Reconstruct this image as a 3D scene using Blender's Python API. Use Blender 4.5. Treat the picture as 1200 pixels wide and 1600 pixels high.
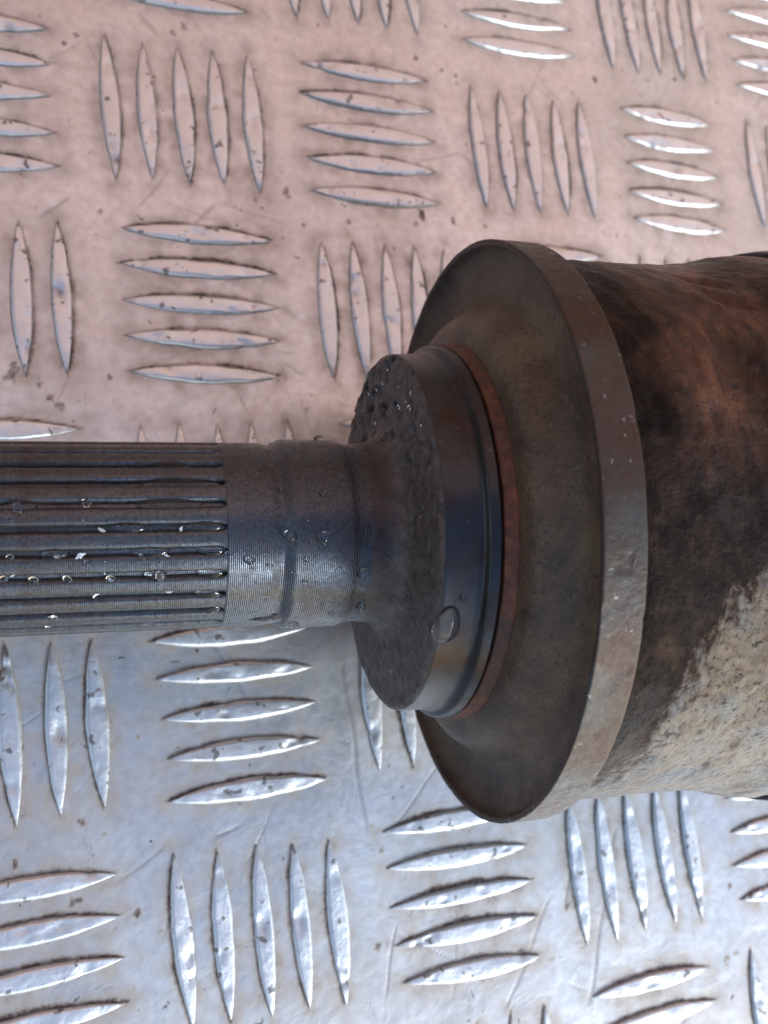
import bpy, math, random
import numpy as np
from mathutils import Matrix, Vector

# ------------------------------------------------------------------ set-up
for o in list(bpy.data.objects):
    bpy.data.objects.remove(o, do_unlink=True)
scene = bpy.context.scene
COL = scene.collection
MM = 0.001                       # everything below is written in millimetres

# ------------------------------------------------------------------ camera
cam_d = bpy.data.cameras.new('camera')
cam = bpy.data.objects.new('camera', cam_d)
COL.objects.link(cam)
cam_d.sensor_fit = 'VERTICAL'
cam_d.sensor_height = 24.0
cam_d.lens = 24.0
cam_d.clip_start = 0.005
cam_d.clip_end = 100.0
Rc = ((0.9193, 0.04713, -0.39072), (-0.11283, 0.98269, -0.14695), (0.37703, 0.17917, 0.9087))
cm = Matrix(Rc).to_4x4()
cm.translation = Vector((-60.907, -19.982, 184.778)) * MM
cam.matrix_world = cm
cam_d.dof.use_dof = True
cam_d.dof.focus_distance = 0.143
cam_d.dof.aperture_fstop = 24.0*MM / (1.3*MM)
scene.camera = cam

# ------------------------------------------------------------------ light
SUN_AZ, SUN_EL = math.radians(-52), math.radians(28)      # azimuth from +X, counter-clockwise
world = bpy.data.worlds.new('World')
scene.world = world
world.use_nodes = True
wn = world.node_tree
bg = wn.nodes['Background']
sky = wn.nodes.new('ShaderNodeTexSky')
sky.sky_type = 'NISHITA'
sky.sun_disc = False
sky.sun_elevation = SUN_EL
sky.sun_rotation = math.pi/2 - SUN_AZ
sky.air_density = 1.0
sky.dust_density = 1.0
wn.links.new(sky.outputs[0], bg.inputs['Color'])
bg.inputs['Strength'].default_value = 0.15
sun_d = bpy.data.lights.new('sun', 'SUN')
sun_d.energy = 1.5
sun_d.angle = math.radians(16)
sun_d.color = (0.74, 0.90, 1.0)
sun = bpy.data.objects.new('sun', sun_d)
COL.objects.link(sun)
sd = Vector((math.cos(SUN_AZ)*math.cos(SUN_EL), math.sin(SUN_AZ)*math.cos(SUN_EL), math.sin(SUN_EL)))
sun.rotation_euler = (-sd).to_track_quat('-Z', 'Y').to_euler()
sun.location = sd * 3
scene.view_settings.view_transform = 'Standard'
scene.view_settings.look = 'None'
scene.view_settings.gamma = 1.0
scene.view_settings.use_curve_mapping = False
scene.view_settings.exposure = 0.72

# ------------------------------------------------------------------ helpers
def _hash(ix, iy, iz, seed):
    h = (ix.astype(np.int64)*374761393 + iy.astype(np.int64)*668265263 + iz.astype(np.int64)*2147483647 + seed*1274126177) & 0xFFFFFFFF
    h = ((h ^ (h >> 13)) * 1274126177) & 0xFFFFFFFF
    h = ((h ^ (h >> 16)) * 2246822519) & 0xFFFFFFFF
    return ((h ^ (h >> 15)) & 0xFFFFFF) / float(0xFFFFFF)

def vnoise(x, y, z, seed=0):
    x, y, z = np.broadcast_arrays(x, y, z)
    ix, iy, iz = np.floor(x), np.floor(y), np.floor(z)
    fx, fy, fz = x-ix, y-iy, z-iz
    fx, fy, fz = (f*f*f*(f*(f*6-15)+10) for f in (fx, fy, fz))
    r = 0
    for a in (0, 1):
        for b in (0, 1):
            for c in (0, 1):
                w = (fx if a else 1-fx)*(fy if b else 1-fy)*(fz if c else 1-fz)
                r = r + w*_hash(ix+a, iy+b, iz+c, seed)
    return r*2-1

def fbm(x, y, z, seed=0, octv=4, gain=.5):
    s, a, t = 0, 1.0, 0
    for k in range(octv):
        s = s + a*vnoise(x*2**k, y*2**k, z*2**k, seed+k*17)
        t += a
        a *= gain
    return s/t

def sstep(a, b, x):
    t = np.clip((x-a)/(b-a), 0, 1)
    return t*t*(3-2*t)

def mesh_np(name, verts, quads, mat=None, smooth=True, attrs=None, tris=None):
    """verts in mm"""
    me = bpy.data.meshes.new(name)
    nv = len(verts)
    faces_idx = quads.reshape(-1).astype(np.int32)
    nq = len(quads)
    starts = np.arange(nq, dtype=np.int32)*quads.shape[1]
    me.vertices.add(nv)
    me.vertices.foreach_set('co', (np.asarray(verts, dtype=np.float32)*MM).reshape(-1))
    me.loops.add(len(faces_idx))
    me.loops.foreach_set('vertex_index', faces_idx)
    me.polygons.add(nq)
    me.polygons.foreach_set('loop_start', starts)
    me.update(calc_edges=True)
    me.validate()
    if smooth:
        me.polygons.foreach_set('use_smooth', np.ones(len(me.polygons), dtype=bool))
    for k, v in (attrs or {}).items():
        a = me.attributes.new(k, 'FLOAT', 'POINT')
        a.data.foreach_set('value', np.asarray(v, dtype=np.float32).reshape(-1))
    if mat:
        me.materials.append(mat)
    return me

def link(name, me, parent=None, loc=None):
    o = bpy.data.objects.new(name, me)
    COL.objects.link(o)
    if parent:
        o.parent = parent
    if loc is not None:
        o.location = loc
    return o

def grid_quads(n, m, wrap=False):
    """n rows, m columns, row-major; wrap closes the columns"""
    i = np.arange(n-1)[:, None]
    j = np.arange(m if wrap else m-1)[None, :]
    j2 = (j+1) % m
    return np.stack([i*m+j, i*m+j2, (i+1)*m+j2, (i+1)*m+j], -1).reshape(-1, 4)

def tag(o, label, cat, group=None):
    o['label'] = label
    o['category'] = cat
    if group:
        o['group'] = group

# ------------------------------------------------------------------ shader helpers
class NT:
    def __init__(self, name):
        self.m = bpy.data.materials.new(name)
        self.m.use_nodes = True
        self.t = self.m.node_tree
        self.b = self.t.nodes['Principled BSDF']
        tc = self.t.nodes.new('ShaderNodeTexCoord')
        mp = self.t.nodes.new('ShaderNodeMapping')
        mp.inputs['Scale'].default_value = (1000, 1000, 1000)     # millimetres
        self.t.links.new(tc.outputs['Object'], mp.inputs[0])
        self.co = mp.outputs[0]
        geo = self.t.nodes.new('ShaderNodeNewGeometry')
        mw = self.t.nodes.new('ShaderNodeMapping')
        mw.inputs['Scale'].default_value = (1000, 1000, 1000)
        self.t.links.new(geo.outputs['Position'], mw.inputs[0])
        self.wco = mw.outputs[0]
    def l(self, a, b):
        self.t.links.new(a, b)
    def set(self, sock, v):
        s = self.b.inputs[sock]
        if hasattr(v, 'is_linked'):
            self.l(v, s)
        else:
            s.default_value = v
    def plug(self, s, v):
        if hasattr(v, 'is_linked'):
            self.l(v, s)
        else:
            s.default_value = v
    def scaled(self, sc, world=False):
        mp = self.t.nodes.new('ShaderNodeMapping')
        mp.inputs['Scale'].default_value = sc
        self.l(self.wco if world else self.co, mp.inputs[0])
        return mp.outputs[0]
    def noise(self, scale, detail=4, rough=.55, dist=0, co=None, sc=None, world=False):
        n = self.t.nodes.new('ShaderNodeTexNoise')
        n.inputs['Scale'].default_value = scale
        n.inputs['Detail'].default_value = detail
        n.inputs['Roughness'].default_value = rough
        n.inputs['Distortion'].default_value = dist
        if sc:
            co = self.scaled(sc, world)
        self.l(co or (self.wco if world else self.co), n.inputs['Vector'])
        return n.outputs['Fac']
    def voro(self, scale, feat='F1', sc=None, world=False, rnd=1.0):
        n = self.t.nodes.new('ShaderNodeTexVoronoi')
        n.feature = feat
        n.inputs['Scale'].default_value = scale
        n.inputs['Randomness'].default_value = rnd
        self.l(self.scaled(sc, world) if sc else (self.wco if world else self.co), n.inputs['Vector'])
        return n.outputs['Distance']
    def ramp(self, fac, stops, interp='LINEAR'):
        r = self.t.nodes.new('ShaderNodeValToRGB')
        r.color_ramp.interpolation = interp
        e = r.color_ramp.elements
        while len(e) < len(stops):
            e.new(.5)
        for q, (p, c) in zip(e, stops):
            q.position = p
            q.color = (c, c, c, 1) if isinstance(c, (int, float)) else (*c, 1)
        self.l(fac, r.inputs[0])
        return r.outputs[0]
    def mix(self, fac, a, b, mode='MIX'):
        n = self.t.nodes.new('ShaderNodeMix')
        n.data_type = 'RGBA'
        n.blend_type = mode
        self.plug(n.inputs[0], fac)
        for s, v in ((n.inputs[6], a), (n.inputs[7], b)):
            if hasattr(v, 'is_linked'):
                self.l(v, s)
            else:
                s.default_value = (*v, 1) if not isinstance(v, (int, float)) else (v, v, v, 1)
        return n.outputs[2]
    def math(self, op, a, b=0.0, clamp=False):
        n = self.t.nodes.new('ShaderNodeMath')
        n.operation = op
        n.use_clamp = clamp
        self.plug(n.inputs[0], a)
        self.plug(n.inputs[1], b)
        return n.outputs[0]
    def attr(self, name):
        n = self.t.nodes.new('ShaderNodeAttribute')
        n.attribute_name = name
        return n.outputs['Fac']
    def xyz(self, k, world=False):
        n = self.t.nodes.new('ShaderNodeSeparateXYZ')
        self.l(self.wco if world else self.co, n.inputs[0])
        return n.outputs[k]
    def bump(self, h, dist_mm, strength=1.0, prev=None):
        n = self.t.nodes.new('ShaderNodeBump')
        n.inputs['Distance'].default_value = dist_mm*MM
        self.plug(n.inputs['Strength'], strength)
        self.l(h, n.inputs['Height'])
        if prev is not None:
            self.l(prev, n.inputs['Normal'])
        return n.outputs['Normal']

# ================================================================== MATERIALS
def mat_plate():
    n = NT('aluminium_plate')
    dirt = n.attr('dirt')
    fine = n.noise(.55, 6, .65, world=True)
    blot = n.noise(.035, 5, .6, .4, world=True)
    spk = n.noise(1.1, 3, .5, world=True)
    col = n.mix(n.ramp(blot, [(.38, 0.0), (.62, 1.0)]), (.74, .735, .73), (.82, .825, .83))
    col = n.mix(n.math('MULTIPLY', n.ramp(fine, [(.35, 1.0), (.6, 0.0)]), .35), col, (.42, .38, .35))
    # long hair scratches in two directions
    s1 = n.noise(1.0, 2, .5, sc=(1.6, .02, .02), co=None, world=True)
    # dirt film, and dark brown outlines along the bars
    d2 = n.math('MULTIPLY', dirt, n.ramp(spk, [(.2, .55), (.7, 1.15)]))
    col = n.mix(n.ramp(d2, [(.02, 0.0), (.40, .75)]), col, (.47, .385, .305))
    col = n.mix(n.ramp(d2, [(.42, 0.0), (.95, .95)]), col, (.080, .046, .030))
    speck = n.ramp(n.noise(.42, 3, .6, .6, world=True), [(.685, 0.0), (.72, 1.0)])
    col = n.mix(n.math('MULTIPLY', speck, .75), col, (.09, .065, .05))
    scr = n.attr('scratch')
    col = n.mix(n.math('MULTIPLY', scr, .6), col, (.30, .27, .25))
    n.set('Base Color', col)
    n.set('Metallic', n.math('SUBTRACT', .92, n.math('MULTIPLY', d2, .8), True))
    n.set('Roughness', n.math('ADD', n.ramp(blot, [(.3, .34), (.7, .42)]), n.math('MULTIPLY', d2, .25)))
    h = n.math('ADD', n.math('MULTIPLY', fine, .6), n.math('MULTIPLY', n.noise(2.6, 3, .6, world=True), .3))
    b = n.bump(n.noise(.11, 4, .6, .5, world=True), .5, .35)
    b = n.bump(h, .07, .6, b)
    b = n.bump(scr, -.08, .8, b)
    n.set('Normal', b)
    return n.m

def mat_bar():
    n = NT('aluminium_tread')
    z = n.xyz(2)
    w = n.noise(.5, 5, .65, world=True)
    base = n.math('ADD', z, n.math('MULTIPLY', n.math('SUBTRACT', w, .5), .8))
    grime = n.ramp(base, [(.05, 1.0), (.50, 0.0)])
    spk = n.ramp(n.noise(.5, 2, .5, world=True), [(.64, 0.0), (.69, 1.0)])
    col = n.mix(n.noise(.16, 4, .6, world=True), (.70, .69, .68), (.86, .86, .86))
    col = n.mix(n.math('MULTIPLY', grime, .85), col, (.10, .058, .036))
    col = n.mix(n.math('MULTIPLY', spk, .7), col, (.10, .07, .05))
    n.set('Base Color', col)
    n.set('Metallic', n.math('SUBTRACT', .85, n.math('MULTIPLY', grime, .7)))
    n.set('Roughness', n.ramp(w, [(.3, .34), (.7, .48)]))
    h = n.math('ADD', n.noise(.9, 5, .65, world=True), n.math('MULTIPLY', n.noise(.35, 2, .5, .8, world=True), 1.2))
    n.set('Normal', n.bump(h, .14, .6))
    return n.m

def mat_steel(name, lines_mm=None, steel=(.11, .115, .12), rust=(.085, .040, .026), amt=(.42, .62), metallic=.75, rough=(.28, .45), lines_amt=.5):
    n = NT(name)
    big = n.noise(.11, 5, .6, .3)
    med = n.noise(.6, 5, .65)
    m = n.math('ADD', n.math('MULTIPLY', big, .7), n.math('MULTIPLY', med, .3))
    rf = n.ramp(m, [(amt[0], 0.0), (amt[1], 1.0)])
    col = n.mix(rf, steel, rust)
    col = n.mix(n.ramp(n.noise(1.8, 4, .7), [(.35, .5), (.55, 0.0)]), col, (.03, .022, .018))
    col = n.mix(n.ramp(n.noise(2.3, 2, .5), [(.70, 0.0), (.76, .5)]), col, (.34, .30, .25))
    n.set('Base Color', col)
    n.set('Metallic', n.math('SUBTRACT', metallic, n.math('MULTIPLY', rf, metallic*.6)))
    n.set('Roughness', n.math('ADD', n.ramp(med, [(.3, rough[0]), (.7, rough[1])]), n.math('MULTIPLY', rf, .1)))
    b = n.bump(n.noise(1.4, 5, .65), .10, .5)
    if lines_mm:
        wv = n.t.nodes.new('ShaderNodeTexWave')
        wv.wave_type = 'BANDS'
        wv.bands_direction = 'X'
        wv.inputs['Scale'].default_value = 2*math.pi/20/lines_mm
        wv.inputs['Distortion'].default_value = .25
        wv.inputs['Detail'].default_value = 1
        wv.inputs['Detail Scale'].default_value = .4
        n.l(n.co, wv.inputs['Vector'])
        b = n.bump(wv.outputs['Fac'], .05, lines_amt, b)
    n.set('Normal', b)
    return n.m

def mat_pitted():
    n = NT('forged_steel')
    pit = n.attr('pit')          # 1 on the rough forged face, 0 on the turned band
    f = n.noise(.5, 6, .7)
    tdir = n.noise(1.0, 4, .6, .3, sc=(.9, .22, .22))
    col = n.mix(n.ramp(f, [(.35, 0.0), (.65, 1.0)]), (.060, .044, .038), (.150, .122, .112))
    turned = n.mix(n.ramp(n.noise(.16, 5, .6), [(.46, 0.0), (.70, 1.0)]), (.045, .047, .052), (.042, .025, .020))
    col = n.mix(pit, turned, col)
    col = n.mix(n.ramp(n.noise(1.1, 3, .6), [(.66, 0.0), (.72, .5)]), col, (.16, .10, .06))
    n.set('Base Color', col)
    n.set('Metallic', n.math('SUBTRACT', .75, n.math('MULTIPLY', pit, .4)))
    n.set('Roughness', n.math('ADD', .30, n.math('MULTIPLY', pit, .15)))
    b = n.bump(n.noise(1.3, 6, .7), .35, n.math('ADD', .12, n.math('MULTIPLY', pit, .75)))
    n.set('Normal', b)
    return n.m

def mat_orange():
    n = NT('rust_ring')
    col = n.ramp(n.noise(.5, 6, .65), [(.3, (.050, .020, .013)), (.52, (.135, .042, .020)), (.74, (.27, .085, .033))])
    col = n.mix(n.ramp(n.noise(.09, 4, .6), [(.40, .7), (.55, 0.0)]), col, (.045, .024, .017))
    n.set('Base Color', col)
    n.set('Roughness', .6)
    n.set('Normal', n.bump(n.noise(1.6, 5, .7), .15, .6))
    return n.m

def mat_shield():
    n = NT('dust_shield_steel')
    edge = n.attr('edge')        # 1 on the worn outer band
    f = n.noise(.12, 5, .6, .3)
    g = n.noise(.9, 5, .7)
    inner = n.ramp(f, [(.30, (.062, .039, .028)), (.50, (.122, .078, .049)), (.70, (.172, .122, .072))])
    inner = n.mix(n.ramp(g, [(.55, 0.0), (.70, .6)]), inner, (.19, .16, .125))
    inner = n.mix(n.ramp(n.noise(1.6, 4, .7), [(.36, .75), (.46, 0.0)]), inner, (.030, .022, .018))
    band = n.ramp(n.math('ADD', n.math('MULTIPLY', f, .8), n.math('MULTIPLY', g, .2)), [(.36, (.070, .064, .057)), (.50, (.062, .044, .034)), (.66, (.060, .029, .018))])
    band = n.mix(n.ramp(n.noise(.55, 3, .6), [(.66, 0.0), (.71, .6)]), band, (.30, .30, .29))
    col = n.mix(edge, inner, band)
    n.set('Base Color', col)
    n.set('Metallic', n.math('ADD', .25, n.math('MULTIPLY', edge, .25)))
    n.set('Roughness', n.ramp(g, [(.3, .33), (.7, .52)]))
    n.set('Normal', n.bump(n.noise(1.2, 6, .72), .22, .7))
    return n.m

def mat_housing():
    n = NT('housing_steel')
    pale = n.attr('pale')
    orange = n.attr('orange')
    g = n.noise(.35, 6, .7, .4)
    fl = n.noise(.9, 6, .72, .3)
    str_ = n.noise(1.0, 5, .7, .5, sc=(.45, .16, .16))
    dark = n.ramp(g, [(.30, (.006, .0045, .004)), (.5, (.018, .011, .008)), (.70, (.050, .030, .020))])
    dark = n.mix(n.ramp(n.noise(.14, 5, .6), [(.56, 0.0), (.72, .45)]), dark, (.060, .050, .045))
    og = n.ramp(str_, [(.28, (.022, .011, .009)), (.44, (.095, .036, .018)), (.58, (.180, .066, .027)), (.75, (.29, .115, .045))])
    og = n.mix(n.ramp(fl, [(.36, .85), (.44, 0.0)]), og, (.014, .009, .008))
    col = n.mix(orange, dark, og)
    tan = n.ramp(n.noise(.10, 4, .6), [(.38, (.115, .118, .125)), (.52, (.165, .130, .096)), (.66, (.150, .142, .130))])
    tan = n.mix(n.ramp(str_, [(.34, .85), (.50, 0.0)]), tan, (.10, .062, .042))
    tan = n.mix(n.ramp(fl, [(.38, .95), (.46, 0.0)]), tan, (.016, .012, .011))
    pm = n.math('ADD', pale, n.math('ADD', n.math('MULTIPLY', n.math('SUBTRACT', str_, .5), 1.6), n.math('MULTIPLY', n.math('SUBTRACT', fl, .5), 1.3)))
    pmask = n.ramp(pm, [(.34, 0.0), (.50, .45), (.72, 1.0)])
    col = n.mix(n.ramp(pm, [(.18, 0.0), (.42, .65)]), col, (.060, .030, .019))
    col = n.mix(pmask, col, tan)
    n.set('Base Color', col)
    n.set('Metallic', n.math('MULTIPLY', pmask, .72))
    n.set('Specular IOR Level', n.math('ADD', .08, n.math('ADD', n.math('MULTIPLY', pmask, .3), n.math('MULTIPLY', orange, .35))))
    n.set('Roughness', n.ramp(g, [(.3, .24), (.7, .44)]))
    n.set('Normal', n.bump(n.math('ADD', n.math('MULTIPLY', str_, .6), fl), .60, .85))
    return n.m

def mat_rubber():
    n = NT('black_rubber')
    n.set('Base Color', (.016, .016, .017, 1))
    n.set('Roughness', .45)
    n.set('Normal', n.bump(n.noise(1.5, 4, .6), .05, .4))
    return n.m

def mat_water():
    n = NT('water')
    n.set('Base Color', (1, 1, 1, 1))
    n.set('Roughness', 0.0)
    n.set('IOR', 1.333)
    n.set('Transmission Weight', 1.0)
    return n.m

def mat_fleck():
    n = NT('pale_metallic')
    n.set('Base Color', (.62, .63, .64, 1))
    n.set('Metallic', .6)
    n.set('Roughness', .3)
    n.set('Normal', n.bump(n.noise(2.5, 3, .6), .2, .6))
    return n.m

M_PLATE, M_BAR = mat_plate(), mat_bar()
M_SPLINE = mat_steel('spline_steel', .27, steel=(.115, .122, .132), rust=(.058, .036, .029), amt=(.46, .72), lines_amt=.35, rough=(.24, .40))
M_NECK = mat_steel('turned_steel', .27, steel=(.096, .106, .122), rust=(.056, .032, .025), amt=(.48, .74), lines_amt=.7, rough=(.20, .36))
M_PIT, M_ORANGE, M_SHIELD = mat_pitted(), mat_orange(), mat_shield()
M_HOUSE, M_RUBBER, M_WATER, M_FLECK = mat_housing(), mat_rubber(), mat_water(), mat_fleck()

# ================================================================== ADDED BACKDROP
# Unseen salmon backdrop, added so the plate's upper half has something pink to mirror.
def mat_added_wall():
    n = NT('added_wall_salmon')
    n.set('Base Color', n.mix(n.noise(.01, 5, .6), (.87, .535, .44), (.91, .60, .495)))
    n.set('Roughness', .85)
    n.set('Normal', n.bump(n.noise(.25, 5, .6), 1.0, .5))
    return n.m
wv = np.array([[x, y, z] for x in (-1800, 2600) for y in (620, 740) for z in (-3, 2700)], float)
wq = np.array([[0, 1, 3, 2], [4, 6, 7, 5], [0, 4, 5, 1], [2, 3, 7, 6], [0, 2, 6, 4], [1, 5, 7, 3]])
added_wall = link('added_wall', mesh_np('added_wall', wv, wq, mat_added_wall(), smooth=False))
added_wall['kind'] = 'structure'

# ================================================================== THE PLATE
PITCH_S, BAR_L, BAR_W, BAR_H = 7.02, 29.8, 4.2, 0.78
# pattern cell: (direction of its five bars, centre x, centre y, small affine wander of the rolled pattern)
GROUPS = {
    (-1,-1):('V',-53.46,130.11,1.000,0.000,0.000,1.000),
    (-1,0):('H',-53.88,92.11,1.000,0.000,0.000,1.000),
    (-1,1):('V',-54.08,52.43,1.000,0.000,0.000,1.000),
    (-1,2):('H',-53.46,13.76,1.000,0.000,0.000,1.000),
    (-1,3):('V',-53.05,-24.20,1.000,0.000,0.000,1.000),
    (-1,4):('H',-52.14,-63.21,1.000,0.000,0.000,1.000),
    (0,-1):('H',-13.85,130.11,1.000,0.000,0.000,1.000),
    (0,0):('V',-14.61,91.43,1.008,0.001,-0.006,1.010),
    (0,1):('H',-14.23,52.06,1.012,0.026,-0.025,1.000),
    (0,2):('V',-13.85,13.76,1.000,0.000,0.000,1.000),
    (0,3):('H',-13.85,-25.24,0.991,-0.032,-0.017,0.987),
    (0,4):('V',-13.56,-63.38,0.990,-0.010,-0.077,0.990),
    (0,5):('H',-13.85,-102.59,1.000,0.000,0.000,1.000),
    (1,-2):('H',25.75,168.90,1.000,0.000,0.000,1.000),
    (1,-1):('V',25.53,131.33,1.000,0.000,0.000,1.000),
    (1,0):('H',25.65,91.33,1.014,0.027,-0.029,1.019),
    (1,1):('V',25.18,51.81,1.000,0.000,0.000,1.000),
    (1,2):('H',25.75,13.76,1.000,0.000,0.000,1.000),
    (1,3):('V',25.75,-25.02,1.000,0.000,0.000,1.000),
    (1,4):('H',25.81,-64.53,1.021,-0.029,-0.022,0.978),
    (1,5):('V',25.75,-102.59,1.000,0.000,0.000,1.000),
    (2,-2):('V',65.36,168.90,1.000,0.000,0.000,1.000),
    (2,-1):('H',65.94,131.06,1.000,0.000,0.000,1.000),
    (2,0):('V',65.52,90.82,1.009,0.013,-0.020,0.998),
    (2,1):('H',65.36,52.55,1.000,0.000,0.000,1.000),
    (2,2):('V',65.36,13.76,1.000,0.000,0.000,1.000),
    (2,3):('H',65.36,-25.02,1.000,0.000,0.000,1.000),
    (2,4):('V',65.72,-64.82,1.000,0.000,0.000,1.000),
    (2,5):('H',65.30,-102.99,1.000,0.000,0.000,1.000),
    (3,-2):('H',104.96,168.90,1.000,0.000,0.000,1.000),
    (3,-1):('V',105.84,130.28,1.000,0.000,0.000,1.000),
    (3,0):('H',104.82,90.09,0.935,0.047,-0.058,1.003),
    (3,1):('V',104.96,52.55,1.000,0.000,0.000,1.000),
    (3,2):('H',104.96,13.76,1.000,0.000,0.000,1.000),
    (3,3):('V',104.96,-25.02,1.000,0.000,0.000,1.000),
    (3,4):('H',104.96,-63.80,1.000,0.000,0.000,1.000),
    (3,5):('V',104.96,-102.59,1.000,0.000,0.000,1.000),
    (3,6):('H',104.96,-141.37,1.000,0.000,0.000,1.000),
    (4,-2):('V',144.57,168.90,1.000,0.000,0.000,1.000),
    (4,-1):('H',144.57,130.11,1.000,0.000,0.000,1.000),
    (4,0):('V',144.57,91.33,1.000,0.000,0.000,1.000),
    (4,1):('H',144.57,52.55,1.000,0.000,0.000,1.000),
    (4,2):('V',144.57,13.76,1.000,0.000,0.000,1.000),
    (4,3):('H',144.57,-25.02,1.000,0.000,0.000,1.000),
    (5,-3):('V',184.17,207.68,1.000,0.000,0.000,1.000),
    (5,-2):('H',184.17,168.90,1.000,0.000,0.000,1.000),
    (5,-1):('V',184.17,130.11,1.000,0.000,0.000,1.000),
}
rng = random.Random(7)
BARS = []       # x, y, angle, length scale
for key, (ori, cx, cy, a, b, c, d) in GROUPS.items():
    for k in range(-2, 3):
        if ori == 'V':
            ou, od = np.array([k*PITCH_S, 0]), np.array([0, 1.0])
        else:
            ou, od = np.array([0, -k*PITCH_S]), np.array([1.0, 0])
        A = np.array([[a, b], [c, d]])
        p = A @ ou + (cx, cy)
        q = A @ od
        BARS.append((p[0] + rng.uniform(-.15, .15), p[1] + rng.uniform(-.15, .15),
                     math.atan2(q[1], q[0]) + rng.uniform(-.012, .012), float(np.hypot(*q))*rng.uniform(.97, 1.02)))

def axis_coords(lo, hi, f0, f1, fine, coarse):
    a = np.arange(f0, lo, -coarse)[::-1]
    m = np.arange(f0, f1, fine)
    b = np.arange(f1, hi, coarse)
    return np.unique(np.concatenate([[lo], a, m, b, [hi]]))
gx = axis_coords(-190, 300, -66, 152, .42, 4.0)
gy = axis_coords(-230, 290, -112, 150, .42, 4.0)
GX, GY = np.meshgrid(gx, gy)
dirt = np.zeros_like(GX)
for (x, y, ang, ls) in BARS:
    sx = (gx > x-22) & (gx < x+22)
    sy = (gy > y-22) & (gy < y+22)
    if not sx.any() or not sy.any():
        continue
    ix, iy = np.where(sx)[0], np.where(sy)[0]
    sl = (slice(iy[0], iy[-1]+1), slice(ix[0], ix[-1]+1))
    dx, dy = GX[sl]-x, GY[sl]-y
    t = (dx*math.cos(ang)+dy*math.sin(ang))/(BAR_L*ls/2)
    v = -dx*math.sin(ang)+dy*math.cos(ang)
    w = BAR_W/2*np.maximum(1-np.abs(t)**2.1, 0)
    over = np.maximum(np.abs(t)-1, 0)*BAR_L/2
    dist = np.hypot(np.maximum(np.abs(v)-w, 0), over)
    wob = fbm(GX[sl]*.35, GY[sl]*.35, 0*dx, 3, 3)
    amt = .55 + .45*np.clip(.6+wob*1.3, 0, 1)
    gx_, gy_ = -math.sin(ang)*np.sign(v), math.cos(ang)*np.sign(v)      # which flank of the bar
    side = np.clip(.5 + .55*(gy_*.8 + gx_*(.6 if y > 0 else -.6)), .2, 1)  # outline darker on one flank, swapped between the plate's halves
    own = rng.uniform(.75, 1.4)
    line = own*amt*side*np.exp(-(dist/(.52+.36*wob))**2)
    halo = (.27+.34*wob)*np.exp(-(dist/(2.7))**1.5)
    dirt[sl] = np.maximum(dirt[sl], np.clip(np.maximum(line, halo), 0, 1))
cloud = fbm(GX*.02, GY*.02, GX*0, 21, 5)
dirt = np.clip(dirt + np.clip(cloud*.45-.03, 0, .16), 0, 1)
CHIPS = [(-15.0, 108.5, 0.78), (-12.9, 110.4, 0.67), (4.7, 80.8, 0.44), (5.1, 76.7, 0.67), (50.6, 72.0, 0.78), (42.6, 73.0, 0.56), (38.6, 111.0, 0.44), (44.6, 108.7, 0.44), (48.0, 107.9, 0.44), (-34.0, 105.7, 0.56), (-36.5, 103.6, 0.44), (-32.3, 69.8, 0.56), (-0.2, 72.8, 0.44), (8.2, 69.7, 0.44), (18.1, 71.3, 0.56), (35.3, 73.5, 0.89), (33.5, 71.7, 0.67), (-43.1, 33.8, 0.89), (-41.6, 32.0, 0.78), (-45.2, 36.1, 0.56), (-49.3, 39.1, 1.0), (-49.9, 37.3, 0.89), (-32.8, 37.4, 0.56), (4.7, 31.0, 0.44), (5.6, -14.3, 0.78), (3.8, -15.5, 0.44), (6.2, -18.8, 0.44), (-42.6, -40.3, 0.67), (-39.1, -42.9, 0.44), (-32.6, -27.3, 0.44), (-53.5, -45.1, 0.56), (-34.8, -56.7, 0.56), (-38.6, -58.1, 0.44), (-44.5, -52.8, 1.0), (-47.6, -53.8, 0.89), (7.4, -70.5, 0.67), (10.1, -54.0, 0.56), (8.7, -49.1, 0.56), (63.9, -89.4, 0.44), (42.8, -80.1, 0.56), (88.3, -74.6, 0.67), (84.5, -88.8, 0.89), (87.2, -88.1, 0.67), (50.4, -69.5, 0.89), (47.9, -71.5, 0.78), (122.3, 110.2, 0.56), (110.2, 114.8, 0.56), (85.9, 111.7, 0.56), (98.5, 109.1, 0.44)]
MARKS = [(-43.3, 67.8, -37.3, 72.6), (-21.9, 112.3, -17.8, 108.1), (3.5, 117.8, 6.7, 114.6), (-4.6, 41.4, -2.4, 37.5), (-9.1, 34.9, -7.0, 29.9), (3.7, 33.6, 5.4, 24.5), (35.5, 86.5, 46.7, 89.0), (46.7, 89.0, 52.5, 85.0), (69.7, 110.4, 75.8, 104.7), (1.6, 52.0, 5.4, 49.5), (11.7, -66.9, 7.6, -79.4), (44.6, -68.4, 31.7, -87.1), (51.8, -61.1, 47.1, -71.4), (42.5, -44.6, 49.0, -50.6), (-21.3, -46.4, -15.4, -44.6), (-38.1, -50.9, -29.1, -46.2), (3.9, -78.6, 6.0, -82.4)]
for (cx, cy, r) in CHIPS:                   # stuck crumbs of rust and dirt
    sx = (gx > cx-4) & (gx < cx+4)
    sy = (gy > cy-4) & (gy < cy+4)
    if sx.any() and sy.any():
        ix, iy = np.where(sx)[0], np.where(sy)[0]
        sl = (slice(iy[0], iy[-1]+1), slice(ix[0], ix[-1]+1))
        dd = np.hypot(GX[sl]-cx, (GY[sl]-cy)*rng.uniform(.6, 1.4)) + r*1.1*fbm(GX[sl]*1.1, GY[sl]*1.1, 0*GX[sl], 77, 3)
        dirt[sl] = np.maximum(dirt[sl], sstep(r*1.1, r*.55, dd)*rng.uniform(.65, 1))
scr = np.zeros_like(GX)
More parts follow.
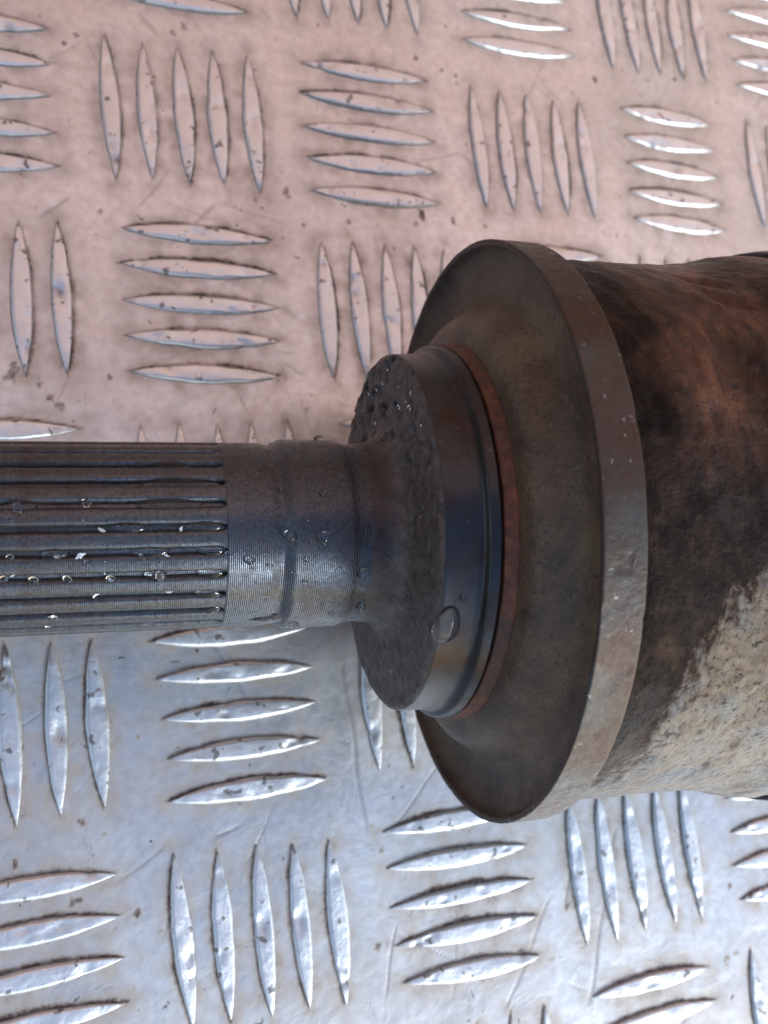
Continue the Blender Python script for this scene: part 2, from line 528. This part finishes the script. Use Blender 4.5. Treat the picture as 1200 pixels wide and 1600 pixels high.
def scratch(x0, y0, x1, y1, wd=.22, amp=1.0):
    L = math.hypot(x1-x0, y1-y0)
    ux, uy = (x1-x0)/L, (y1-y0)/L
    sx = (gx > min(x0, x1)-2) & (gx < max(x0, x1)+2)
    sy = (gy > min(y0, y1)-2) & (gy < max(y0, y1)+2)
    if not sx.any() or not sy.any():
        return
    ix, iy = np.where(sx)[0], np.where(sy)[0]
    sl = (slice(iy[0], iy[-1]+1), slice(ix[0], ix[-1]+1))
    dx, dy = GX[sl]-x0, GY[sl]-y0
    t = dx*ux+dy*uy
    v = np.abs(-dx*uy+dy*ux + .25*np.sin(t*.35))
    e = sstep(-1, 2, t)*sstep(L+1, L-2, t)
    scr[sl] = np.maximum(scr[sl], amp*e*np.exp(-(v/wd)**2))
for _ in range(330):
    x0, y0 = rng.uniform(-64, 150), rng.uniform(-110, 148)
    L, an = rng.choice([rng.uniform(1, 4), rng.uniform(3, 18)]), rng.gauss(.7, .9)
    scratch(x0, y0, x0+L*math.cos(an), y0+L*math.sin(an), rng.uniform(.18, .3), rng.uniform(.2, .8))
scratch(6.5, -18, 7.5, -50, .4, .8)          # long straight mark below the collar
scratch(50, -90, 62, -58, .45, .9)           # curved scrape at the lower right
for mk in MARKS:
    scratch(*mk, rng.uniform(.25, .4), rng.uniform(.5, 1))
GZ = .10*fbm(GX*.03, GY*.03, GX*0, 5, 3) + .03*fbm(GX*.2, GY*.2, GX*0, 9, 3)
ny, nx = GX.shape
top = np.stack([GX, GY, GZ], -1).reshape(-1, 3)
# underside and edges: one outer ring dropped to the plate's thickness
border = np.concatenate([np.arange(nx), (np.arange(1, ny))*nx+nx-1, (ny-1)*nx+np.arange(nx-2, -1, -1), np.arange(ny-2, 0, -1)*nx])
low = top[border].copy(); low[:, 2] = -3.0
nb, nt = len(border), len(top)
k = np.arange(nb); k2 = (k+1) % nb
skirt = np.stack([border[k], nt+k, nt+k2, border[k2]], -1)
bot = np.array([[-190, -230, -3.0], [300, -230, -3.0], [300, 290, -3.0], [-190, 290, -3.0]])
quads = np.concatenate([grid_quads(ny, nx), skirt, np.array([[nt+nb, nt+nb+3, nt+nb+2, nt+nb+1]])])
verts = np.concatenate([top, low, bot])
pad = np.zeros(nb+4)
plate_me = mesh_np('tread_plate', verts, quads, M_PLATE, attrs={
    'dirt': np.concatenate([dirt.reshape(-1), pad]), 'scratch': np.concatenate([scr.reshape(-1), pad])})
plate = link('tread_plate', plate_me)
plate['kind'] = 'structure'
plate['label'] = 'worn aluminium tread plate with raised five-bar pattern and brown grime'

def bar_mesh(seed):
    r = random.Random(seed)
    n, m = 49, 17
    t = np.linspace(-1, 1, n)
    t = np.sign(t)*np.abs(t)**.85
    v = np.linspace(-1, 1, m)
    T, V = np.meshgrid(t, v, indexing='ij')
    w = BAR_W/2*np.maximum(1-np.abs(T)**2.1, .012)
    w = w*(1+.10*fbm(T*3, V*0, V*0+seed, seed, 2))
    side = np.clip((1-np.abs(V))*2.8, 0, 1)
    side = side*side*(3-2*side)*.85 + .15*(1-V**2)
    hgt = BAR_H*(1-np.abs(T)**5)**.8
    Z = hgt*side*(1+.10*V*r.uniform(-1, 1) + .08*T*r.uniform(-1, 1))
    X, Y = T*BAR_L/2, V*w
    Y = Y + .12*np.sin(T*2.1+r.uniform(0, 6))
    for _ in range(r.randint(2, 6)):      # hammered dents
        dx, dv, rad = r.uniform(-11, 11), r.uniform(-1.2, 1.2), r.uniform(.5, 1.5)
        Z -= r.uniform(.1, .38)*np.exp(-((X-dx)**2*r.uniform(.4, 1.6)+(Y-dv)**2)/rad**2)*(side > .05)
    Z += .07*fbm(X*.8, Y*.8, X*0+seed*3.1, seed+40, 3)*side
    Z = np.where(np.abs(V) > .999, -.35, np.maximum(Z, -.1))
    Z[0, :] = Z[-1, :] = -.35
    P = np.stack([X, Y, Z], -1).reshape(-1, 3)
    return mesh_np('tread_bar', P, grid_quads(n, m)[:, ::-1], M_BAR)
BAR_MESHES = [bar_mesh(s) for s in range(14)]
for i, (x, y, ang, ls) in enumerate(BARS):
    o = link('tread_bar', BAR_MESHES[rng.randrange(14)], plate)
    o.location = (x*MM, y*MM, 0)
    o.rotation_euler = (0, 0, ang + (math.pi if rng.random() < .5 else 0))
    o.scale = (ls, rng.uniform(.93, 1.07), rng.uniform(.85, 1.1))

# ================================================================== THE DRIVE SHAFT
shaft = bpy.data.objects.new('drive_shaft', None)
COL.objects.link(shaft)
AX = Vector((.9923, -.05547, .11072)).normalized()
AY = Vector((0, 0, 1)).cross(AX).normalized()
AZ = AX.cross(AY)
shm = Matrix((AX, AY, AZ)).transposed().to_4x4()
shm.translation = Vector((0, 0, 42.25)) * MM
shaft.matrix_world = shm
shaft.empty_display_size = .02
tag(shaft, 'rusty car drive shaft end with splines, collar and dish-shaped shield lying on tread plate', 'drive shaft')

def profile(pts, step):
    """pts (u, r, fillet radius) -> rounded and evenly sampled polyline"""
    P = [np.array(p[:2], float) for p in pts]
    out = [P[0]]
    for i in range(1, len(P)-1):
        f = pts[i][2] if len(pts[i]) > 2 else .15
        a, b, c = P[i-1], P[i], P[i+1]
        da, dc = a-b, c-b
        la, lc = np.linalg.norm(da), np.linalg.norm(dc)
        e = min(f, la*.48, lc*.48)
        p0, p1 = b+da/la*e, b+dc/lc*e
        for s in np.linspace(0, 1, 7):
            out.append((1-s)**2*p0+2*s*(1-s)*b+s*s*p1)
    out.append(P[-1])
    res = [out[0]]
    for a, b in zip(out[:-1], out[1:]):
        L = np.linalg.norm(b-a)
        k = max(1, int(math.ceil(L/step)))
        for s in range(1, k+1):
            res.append(a+(b-a)*s/k)
    return np.array(res)

def lathe(name, pts, nseg, mat, step=.35, disp=None, attrs=None, parent=shaft, close=False):
    pr = profile(pts, step)
    tg = np.gradient(pr, axis=0)
    tg /= np.linalg.norm(tg, axis=1)[:, None]+1e-9
    nrm = np.stack([-tg[:, 1], tg[:, 0]], 1)            # left of travel = outward when u grows
    ph = np.linspace(-math.pi, math.pi, nseg, endpoint=False)
    U = np.repeat(pr[:, :1], nseg, 1); R = np.repeat(pr[:, 1:], nseg, 1)
    PH = np.repeat(ph[None, :], len(pr), 0)
    if disp is not None:
        d = disp(U, R, PH, R*np.sin(PH), R*np.cos(PH))
        U = U + nrm[:, :1]*d; R = R + nrm[:, 1:]*d
    X = np.stack([U, R*np.sin(PH), R*np.cos(PH)], -1)
    at = {k: f(U, R, PH) for k, f in (attrs or {}).items()}
    me = mesh_np(name, X.reshape(-1, 3), grid_quads(len(pr), nseg, True)[:, ::-1], mat, attrs=at)
    return link(name, me, parent)

# --- splined stub: a core with 26 separate teeth
NT_, R_OUT, R_ROOT, U_END = 26, 13.45, 12.6, -25.5
PH0 = math.radians(-4.2)                                # a groove lies here
core = lathe('spline_core', [(-128, .01), (-128, 8.0, .6), (-104, 8.0, .4), (-102, 12.6, .6), (U_END, 12.6, .1), (U_END+.05, 12.0)], 120, M_SPLINE, 2.0)
tw = 2*math.pi/NT_
def tooth_mesh(seed):
    us = np.concatenate([[-101.5, -100], np.linspace(-98, U_END-1.6, 140), U_END-1.5+1.49*np.sin(np.linspace(0, math.pi/2, 16))])
    # half-section: root corner, flank, rounded crest
    an = np.array([-.45, -.42, -.37, -.32, -.26, -.14, 0, .14, .26, .32, .37, .42, .45])*tw
    rr = np.array([-.35, .04, .32, .64, .80, .85, .85, .85, .80, .64, .32, .04, -.35])
    UU, AA = np.meshgrid(us, an, indexing='ij')
    RR = R_ROOT + np.repeat(rr[None, :], len(us), 0)
    RR = RR + .035*fbm(UU*.5, AA*40, UU*0+seed, seed, 3)*(RR > R_ROOT)
    AA = AA*(1+.05*fbm(UU*.3, AA*0, UU*0+seed*2.3, seed+9, 2))
    # the cutter's rounded run-out closes each groove just before the neck
    q = np.clip((UU-(U_END-1.3))/1.3, 0, 1)
    gap = (tw/2-np.abs(AA))*np.sqrt(np.maximum(1-q*q, 0))
    AA = np.sign(AA)*(tw/2-gap)
    RR[0] = np.minimum(RR[0], R_ROOT-.1)
    P = np.stack([UU, RR*np.sin(AA), RR*np.cos(AA)], -1).reshape(-1, 3)
    return mesh_np('spline_tooth', P, grid_quads(len(us), len(an))[:, ::-1], M_SPLINE)
TEETH = [tooth_mesh(s) for s in range(6)]
for i in range(NT_):
    o = link('spline_tooth', TEETH[(i*5+i//6) % 6], core)
    o.rotation_euler = (-(PH0 + (i+.5)*tw), 0, 0)

# --- plain neck between the splines and the collar, with its shallow groove and the fillet
NECK = [(U_END-.02, 11.5), (U_END-.02, 13.42, .15), (-19.2, 13.42, .5), (-18.5, 13.15, .3), (-17.7, 13.15, .3), (-16.4, 13.95, .5), (-8.4, 13.95, .6), (-7.2, 13.35, .6), (-5.0, 13.3, .3), (-4.6, 12.8)]
def d_neck(U, R, PH, Y, Z):
    return .04*fbm(U*.4, Y*.4, Z*.4, 4, 4) + .10*sstep(-5, -2, U)*fbm(U*.9, Y*.9, Z*.9, 14, 3)
neck = lathe('neck', NECK, 260, M_NECK, .3, d_neck)

# --- collar: pitted forged face, turned band, raised lip
COLLAR = [(-5.9, 13.2), (-5.5, 13.33, .3), (-2.8, 13.6, 1.0), (-1.2, 14.6, .8), (-.4, 16.4, .8), (-.3, 20.0, .8), (-.15, 26.2, .5), (.35, 26.85, .3), (5.0, 27.0, .4), (5.6, 27.25, .3), (6.1, 28.2, .3), (7.6, 28.5, .35), (7.8, 27.6, .2), (7.9, 26.6)]
def d_collar(U, R, PH, Y, Z):
    face = sstep(.5, -.1, U)*sstep(13.2, 16.5, R)
    a = fbm(Y*.45, Z*.45, U*.2, 31, 4)
    b = fbm(Y*1.3, Z*1.3, U*.4, 37, 3)
    pits = -np.clip(fbm(Y*.55, Z*.55, U*0, 53, 2)-.10, 0, 1)*2.2
    side = .15+.85*sstep(-.2, .9, np.sin(PH))
    return face*((.12+.2*side)*a+(.06+.1*side)*b+pits*.8*side) + (1-face)*.035*fbm(U*.6, Y*.3, Z*.3, 61, 3)
collar = lathe('collar', COLLAR, 620, M_PIT, .28, d_collar,
    {'pit': lambda U, R, PH: sstep(.55, .1, U)*(.35+.65*sstep(13.3, 14.6, R))})

# --- rusted ring behind the lip
ring = lathe('seal_ring', [(7.9, 26.5), (8.0, 28.2, .3), (9.7, 28.8, .4), (10.2, 28.65, .2), (10.6, 27.8)], 320, M_ORANGE, .3,
    lambda U, R, PH, Y, Z: .10*fbm(U*.8, Y*.5, Z*.5, 71, 4)+.12*fbm(U*0, Y*.12, Z*.12, 73, 3))

# --- dished dust shield
SHIELD = [(9.6, 27.5), (9.9, 29.0, .3), (10.5, 32.0, 1.4), (13.2, 34.0, 1.2), (15.6, 36.0, 1.5), (16.0, 40.2, 2.0), (15.0, 42.6, 1.0), (13.45, 43.35, .35), (13.5, 44.05, .3), (19.4, 44.0, .35), (19.6, 43.0, .3), (18.2, 41.0)]
def d_shield(U, R, PH, Y, Z):
    nick = -np.clip(fbm(U*.25, Y*.35, Z*.35, 87, 3)-.26, 0, 1)*.38*sstep(43, 43.6, R)
    return nick + .06*fbm(U*.25, Y*.25, Z*.25, 81, 4) + .10*np.clip(fbm(Y*.09, Z*.09, U*.09, 83, 2), -1, 1)
shield = lathe('dust_shield', SHIELD, 760, M_SHIELD, .3, d_shield,
    {'edge': lambda U, R, PH: sstep(43.2, 43.75, R)})

# --- joint housing and the boot's lip
HOUSE = [(18.6, 38.0), (18.9, 41.0, .8), (22, 41.6, 2), (30, 41.9, 4), (40, 41.8, 5), (47, 42.2, 3), (53.5, 43.9, 2.0), (58, 44.0, .8), (60, 43.2, .6), (61, 41.5), (112, 41.0, 2), (114, 38, 1), (114.5, .01)]
def d_house(U, R, PH, Y, Z):
    gouge = 0
    for (gu, gd, lu, lp, dp) in ((41.0, 47.7, 2.6, 1.3, .9), (42.6, 39.5, 2.8, 1.5, 1.1), (30.8, 24, 1.6, 2.5, .5), (40, 18, 3, 1.8, .6), (49, 24, 2.5, 1.2, .6), (26, -30, 1.5, 3, .4), (24, 12, 1.2, 3, .4)):
        gouge = gouge + dp*np.exp(-((U-gu)/lu)**2-((PH-math.radians(gd))*42/lp+(U-gu)*.35)**2)
    return -gouge + .22*fbm(U*.12, Y*.12, Z*.12, 91, 4) + .24*fbm(U*.5, Y*.4, Z*.4, 93, 4) - .45*np.clip(fbm(U*.35, Y*.16, Z*.16, 97, 2)-.30, 0, 1)
def a_pale(U, R, PH):
    deg = np.degrees(PH)
    u0 = np.interp(deg, [-100, -71, -57, -40, -28.6, -17.6, -11, 0], [22, 23.4, 26.6, 28.7, 31.1, 37.3, 44, 60])
    return sstep(-6.5, 6.5, (U-u0))
def a_orange(U, R, PH):
    deg = np.degrees(PH)
    e = sstep(24, 34, U + .0*deg) * sstep(-2, 16, deg) * sstep(95, 60, deg)
    return np.clip(e*(.75+.9*fbm(U*.10, deg*.05, U*0, 101, 4)) + .35*fbm(U*.2, deg*.1, U*0, 103, 3)*sstep(20, 22, U), 0, 1)
housing = lathe('joint_housing', HOUSE, 620, M_HOUSE, .5, d_house, {'pale': a_pale, 'orange': a_orange})
boot = lathe('rubber_boot', [(58.6, 43.0), (58.8, 44.7, .4), (61.5, 45.2, .6), (64, 44.6, .6), (66, 44.8, 1), (90, 44.5, 2), (92, 42)], 200, M_RUBBER, .6)

# ================================================================== WATER AND FLECKS
SM = shaft.matrix_world.copy()
def place(o, u, r, ph, spin=0.0):
    """stand an object (local z = outward) on the shaft at axial u, radius r, angle ph"""
    ez = AY*math.sin(ph) + AZ*math.cos(ph)
    ex = (AX*math.cos(spin) + (AY*math.cos(ph)-AZ*math.sin(ph))*math.sin(spin))
    ey = ez.cross(ex)
    m = Matrix((ex, ey, ez)).transposed().to_4x4()
    m.translation = SM @ (Vector((u, r*math.sin(ph), r*math.cos(ph)))*MM)
    o.matrix_world = m

def drop_mesh(seed, flat=.85, elong=1.0, n=13, m=26):
    """unit droplet: a cap standing on z=0 with a closed base just below it"""
    r = random.Random(seed)
    th = np.linspace(0, 1, n)
    ph = np.linspace(0, 2*math.pi, m, endpoint=False)
    A, B_ = np.meshgrid(th, ph, indexing='ij')
    o1, o2 = r.uniform(0, 6), r.uniform(0, 6)
    rad = 1+.09*np.cos(2*B_+o1)+.05*np.cos(3*B_+o2)
    ang = A*math.radians(100)
    X = np.sin(ang)*np.cos(B_)*rad*elong
    Y = np.sin(ang)*np.sin(B_)*rad
    Z = (np.cos(ang))*flat
    P = np.stack([X, Y, Z], -1).reshape(-1, 3)
    q = grid_quads(n, m, True)
    last = (n-1)*m
    P = np.concatenate([P, P[last:last+m]*np.array([.6, .6, 1])-np.array([0, 0, .12]), [[0, 0, P[last, 2]-.14]]])
    k = np.arange(m)
    base = np.stack([last+k, last+(k+1) % m, last+m+(k+1) % m, last+m+k], -1)
    bot = np.stack([last+m+k, last+m+(k+1) % m, np.full(m, last+2*m), np.full(m, last+2*m)], -1)
    q = np.concatenate([q, base, bot])
    me = bpy.data.meshes.new('water_drop')
    me.from_pydata([tuple(v*MM) for v in P], [], [tuple(dict.fromkeys(int(i) for i in f)) for f in q])
    import bmesh
    bm = bmesh.new(); bm.from_mesh(me)
    bmesh.ops.remove_doubles(bm, verts=bm.verts, dist=1e-8)
    bmesh.ops.recalc_face_normals(bm, faces=bm.faces)
    bm.to_mesh(me); bm.free()
    for p in me.polygons:
        p.use_smooth = True
    me.materials.append(M_WATER)
    return me
DROPS = [drop_mesh(s) for s in range(8)]
def r_at(u):
    if u < U_END:
        return R_OUT
    pts = [(p[0], p[1]) for p in NECK[1:-1]]
    return float(np.interp(u, [p[0] for p in pts], [p[1] for p in pts]))
DROP_TAB = [(-17.07, -10.5, 0.8), (-12.55, -11.7, 0.89), (-22.61, -23.9, 0.62), (-12.29, 14.2, 0.54), (-6.74, -33.9, 0.8), (-5.97, -61.5, 0.71), (-6.41, -8.0, 0.45), (-10.24, 75.6, 0.71), (-18.6, 51.1, 0.45), (-19.23, 35.2, 0.36), (-13.77, 25.8, 0.36), (-13.47, 56.5, 0.36), (-18.0, 18.2, 0.36), (-18.37, 8.8, 0.36), (-4.39, 54.8, 0.45), (-7.69, 31.3, 0.27), (-14.91, -23.9, 0.36), (-14.97, -37.9, 0.36), (-1.9, -93.9, 0.98), (-15.21, -78.4, 0.62), (-10.28, -64.7, 0.36), (-25.92, 46.7, 0.45), (-43.55, 10.1, 0.54), (-42.07, 46.3, 0.36), (-51.87, 7.2, 0.8), (-49.54, 42.7, 0.36), (-52.6, 31.7, 0.36), (-47.15, -18.6, 0.45), (-43.64, -23.2, 0.45), (-52.9, -19.3, 0.45), (-53.74, -31.1, 0.45), (-50.16, -32.4, 0.54), (-46.04, -32.6, 0.54), (-40.72, -33.0, 0.54), (-36.68, -20.4, 0.45), (-34.38, -31.9, 0.71), (-47.77, -59.8, 0.36), (-48.66, -70.5, 0.36)]
FLECK_TAB = [(-33.07, -42.9, 0.8, 0.1), (-44.42, -18.9, 0.89, 0.5), (-33.57, -20.0, 0.62, -0.4), (-25.79, -20.1, 0.54, 0.9), (-41.77, -5.0, 0.62, -0.5), (-31.64, -5.1, 0.54, 1.2), (-42.49, -43.4, 0.71, 0.6), (-52.6, -29.6, 0.45, 0.8), (-40.72, -34.4, 0.45, 1.5), (-29.45, -42.6, 0.54, -0.5), (-47.31, -19.3, 0.45, 0.3), (-48.17, -60.3, 0.54, 0.1)]
POOL_TAB = [(-36.86, -25.7, 2), (-37.77, -28.4, 1), (-31.68, -25.7, 0), (-41.21, -35.8, 0), (-29.38, -25.7, -1), (-38.43, -32.87, -1), (-36.65, -33.26, -2), (-29.33, -25.7, -2), (-30.08, -25.7, -3), (-54.03, -49.44, 1), (-49.49, -45.6, -1), (-29.03, -25.7, -4), (-35.67, -29.74, 3)]
BIG = (1.35, 26.75, math.radians(-36.4), 2.0)
BIG2 = (3.11, 26.95, math.radians(-27.8))
HANG = (-19.07, 13.0, math.radians(-73.8), 1.5)
G_DROP = 'water droplets on the drive shaft'
def drop(u, r, ph, size, label, group=None, sx=1.0, fl=1.0, spin=0.0):
    o = link('water_drop', DROPS[rng.randrange(8)])
    place(o, u, r, ph, spin)
    o.matrix_world = o.matrix_world @ Matrix.Diagonal((size*sx, size, size*fl, 1))
    tag(o, label, 'water drop', group)
    return o
ORD = ['first', 'second', 'third', 'fourth', 'fifth', 'sixth', 'seventh', 'eighth', 'ninth', 'tenth', 'eleventh', 'twelfth', 'thirteenth', 'fourteenth', 'fifteenth', 'sixteenth', 'seventeenth', 'eighteenth', 'nineteenth', 'twentieth', 'twenty-first', 'twenty-second', 'twenty-third', 'twenty-fourth', 'twenty-fifth', 'twenty-sixth']
bare = sorted(t for t in DROP_TAB if t[0] > U_END)
ridge = sorted(t for t in DROP_TAB if t[0] <= U_END)
for i, (u, ph, s) in enumerate(bare):
    drop(u, r_at(u)-.02, math.radians(ph), s*1.15, ORD[i]+' from the left of the larger water beads on the bare shaft beside the collar', 'larger water beads on the bare shaft', spin=rng.uniform(0, 3))
for i, (u, ph, s) in enumerate(ridge):
    drop(u, r_at(u)-.02, math.radians(ph), s*1.05, ORD[i]+' from the left of the larger water beads on the splines', 'larger water beads on the splines', spin=rng.uniform(0, 3))
for _ in range(70):
    u = rng.uniform(-24.5, -4.8)
    drop(u, r_at(u)-.02, math.radians(rng.gauss(25, 42)), rng.choice([.15, .18, .2, .25, .32]), 'tiny water bead on the bare shaft between splines and collar', 'tiny water beads on the bare shaft', spin=rng.uniform(0, 3))
for _ in range(40):
    u = rng.uniform(-54, -26.5)
    k = rng.randrange(-4, 5)
    drop(u, R_OUT-.02, PH0+(k+.5)*tw+rng.uniform(-.06, .06), rng.choice([.14, .18, .24]), 'tiny water bead on the spline ridges', 'tiny water beads on the splines', spin=rng.uniform(0, 3))
for _ in range(18):                       # beads on the collar's rough face
    a, r = math.radians(rng.choice([rng.uniform(35, 110), rng.uniform(35, 110), rng.uniform(-100, 30)])), rng.uniform(15.5, 26.3)
    o = link('water_drop', DROPS[rng.randrange(8)])
    m = Matrix((AY, AZ, AX*-1)).transposed().to_4x4()
    m.translation = SM @ (Vector((-.42, r*math.sin(a), r*math.cos(a)))*MM)
    sz = rng.choice([.15, .2, .28, .38])
    o.matrix_world = m @ Matrix.Diagonal((sz, sz, sz*1.2, 1))
    tag(o, "tiny water bead on the collar's rough pitted face", 'water drop', 'tiny water beads on the collar face')
# the big drop hanging over the collar edge
d = drop(*BIG, 'large water drop on the dark collar edge, biggest of all the drops', None, 1.3, .72, spin=math.radians(75))
drop(BIG2[0], BIG2[1], BIG2[2], .45, 'small water drop right beside the largest drop on the collar', None)
d = drop(*HANG, 'flat dark water blob hanging in the groove under the shaft', None, 2.3, .5)
# water lying in the spline grooves
POOLS = [drop_mesh(40+s, .55) for s in range(4)]
POOL_TAB.sort(key=lambda t: (-t[2], t[0]))
ks = sorted({t[2] for t in POOL_TAB}, reverse=True)
def label_pool(i):
    k = POOL_TAB[i][2]
    row = [t for t in POOL_TAB if t[2] == k]
    side = '' if len(row) == 1 else (', the left one' if POOL_TAB[i] == row[0] else ', the right one' if POOL_TAB[i] == row[-1] else ', the middle one')
    return 'water streak in a spline groove, ' + ORD[ks.index(k)] + ' wet groove from the top' + side
for i, (u0, u1, k) in enumerate(POOL_TAB):
    o = link('water_pool', POOLS[rng.randrange(4)])
    place(o, (u0+u1)/2, R_ROOT+.05, PH0+k*tw)
    o.matrix_world = o.matrix_world @ Matrix.Diagonal(((u1-u0)/2, 1.05, 1.7, 1))
    tag(o, label_pool(i), 'water', 'water lying in the spline grooves')
# thin pale metallic flecks set on the splines
def fleck_mesh(seed):
    r = random.Random(seed)
    n, m = 9, 5
    t = np.linspace(-1, 1, n); v = np.linspace(-1, 1, m)
    T, V = np.meshgrid(t, v, indexing='ij')
    w = (.38+.3*fbm(T*2, T*0, T*0+seed, seed, 2))*np.sqrt(np.maximum(1-T**2*.9, 0))
    bend = r.uniform(-.5, .5)
    X = T; Y = V*w+bend*T*T
    Z = .35+.22*T*r.uniform(-1, 1)+.25*V*V*w+.10*fbm(T*3, V*3, T*0, seed+5, 2)
    topv = np.stack([X, Y, Z], -1).reshape(-1, 3)
    lowv = topv-np.array([0, 0, .16])
    q = grid_quads(n, m)
    nt = n*m
    b = np.concatenate([np.arange(m), np.arange(1, n)*m+m-1, (n-1)*m+np.arange(m-2, -1, -1), np.arange(n-2, 0, -1)*m])
    k = np.arange(len(b)); k2 = (k+1) % len(b)
    side = np.stack([b[k], b[k2], nt+b[k2], nt+b[k]], -1)
    return mesh_np('pale_fleck', np.concatenate([topv, lowv]), np.concatenate([q[:, ::-1], q+nt, side]), M_FLECK)
FLECKS = [fleck_mesh(s) for s in range(6)]
FLECK_TAB.sort()
for i, (u, ph, s, sp) in enumerate(FLECK_TAB):
    o = link('pale_fleck', FLECKS[i % 6])
    place(o, u, R_OUT-.35, math.radians(ph), sp)
    o.matrix_world = o.matrix_world @ Matrix.Diagonal((s*.85, s*.7, s*.7, 1))
    tag(o, ORD[i]+' from the left of the pale shiny flecks on the splines', 'fleck', 'pale flecks on the splines')
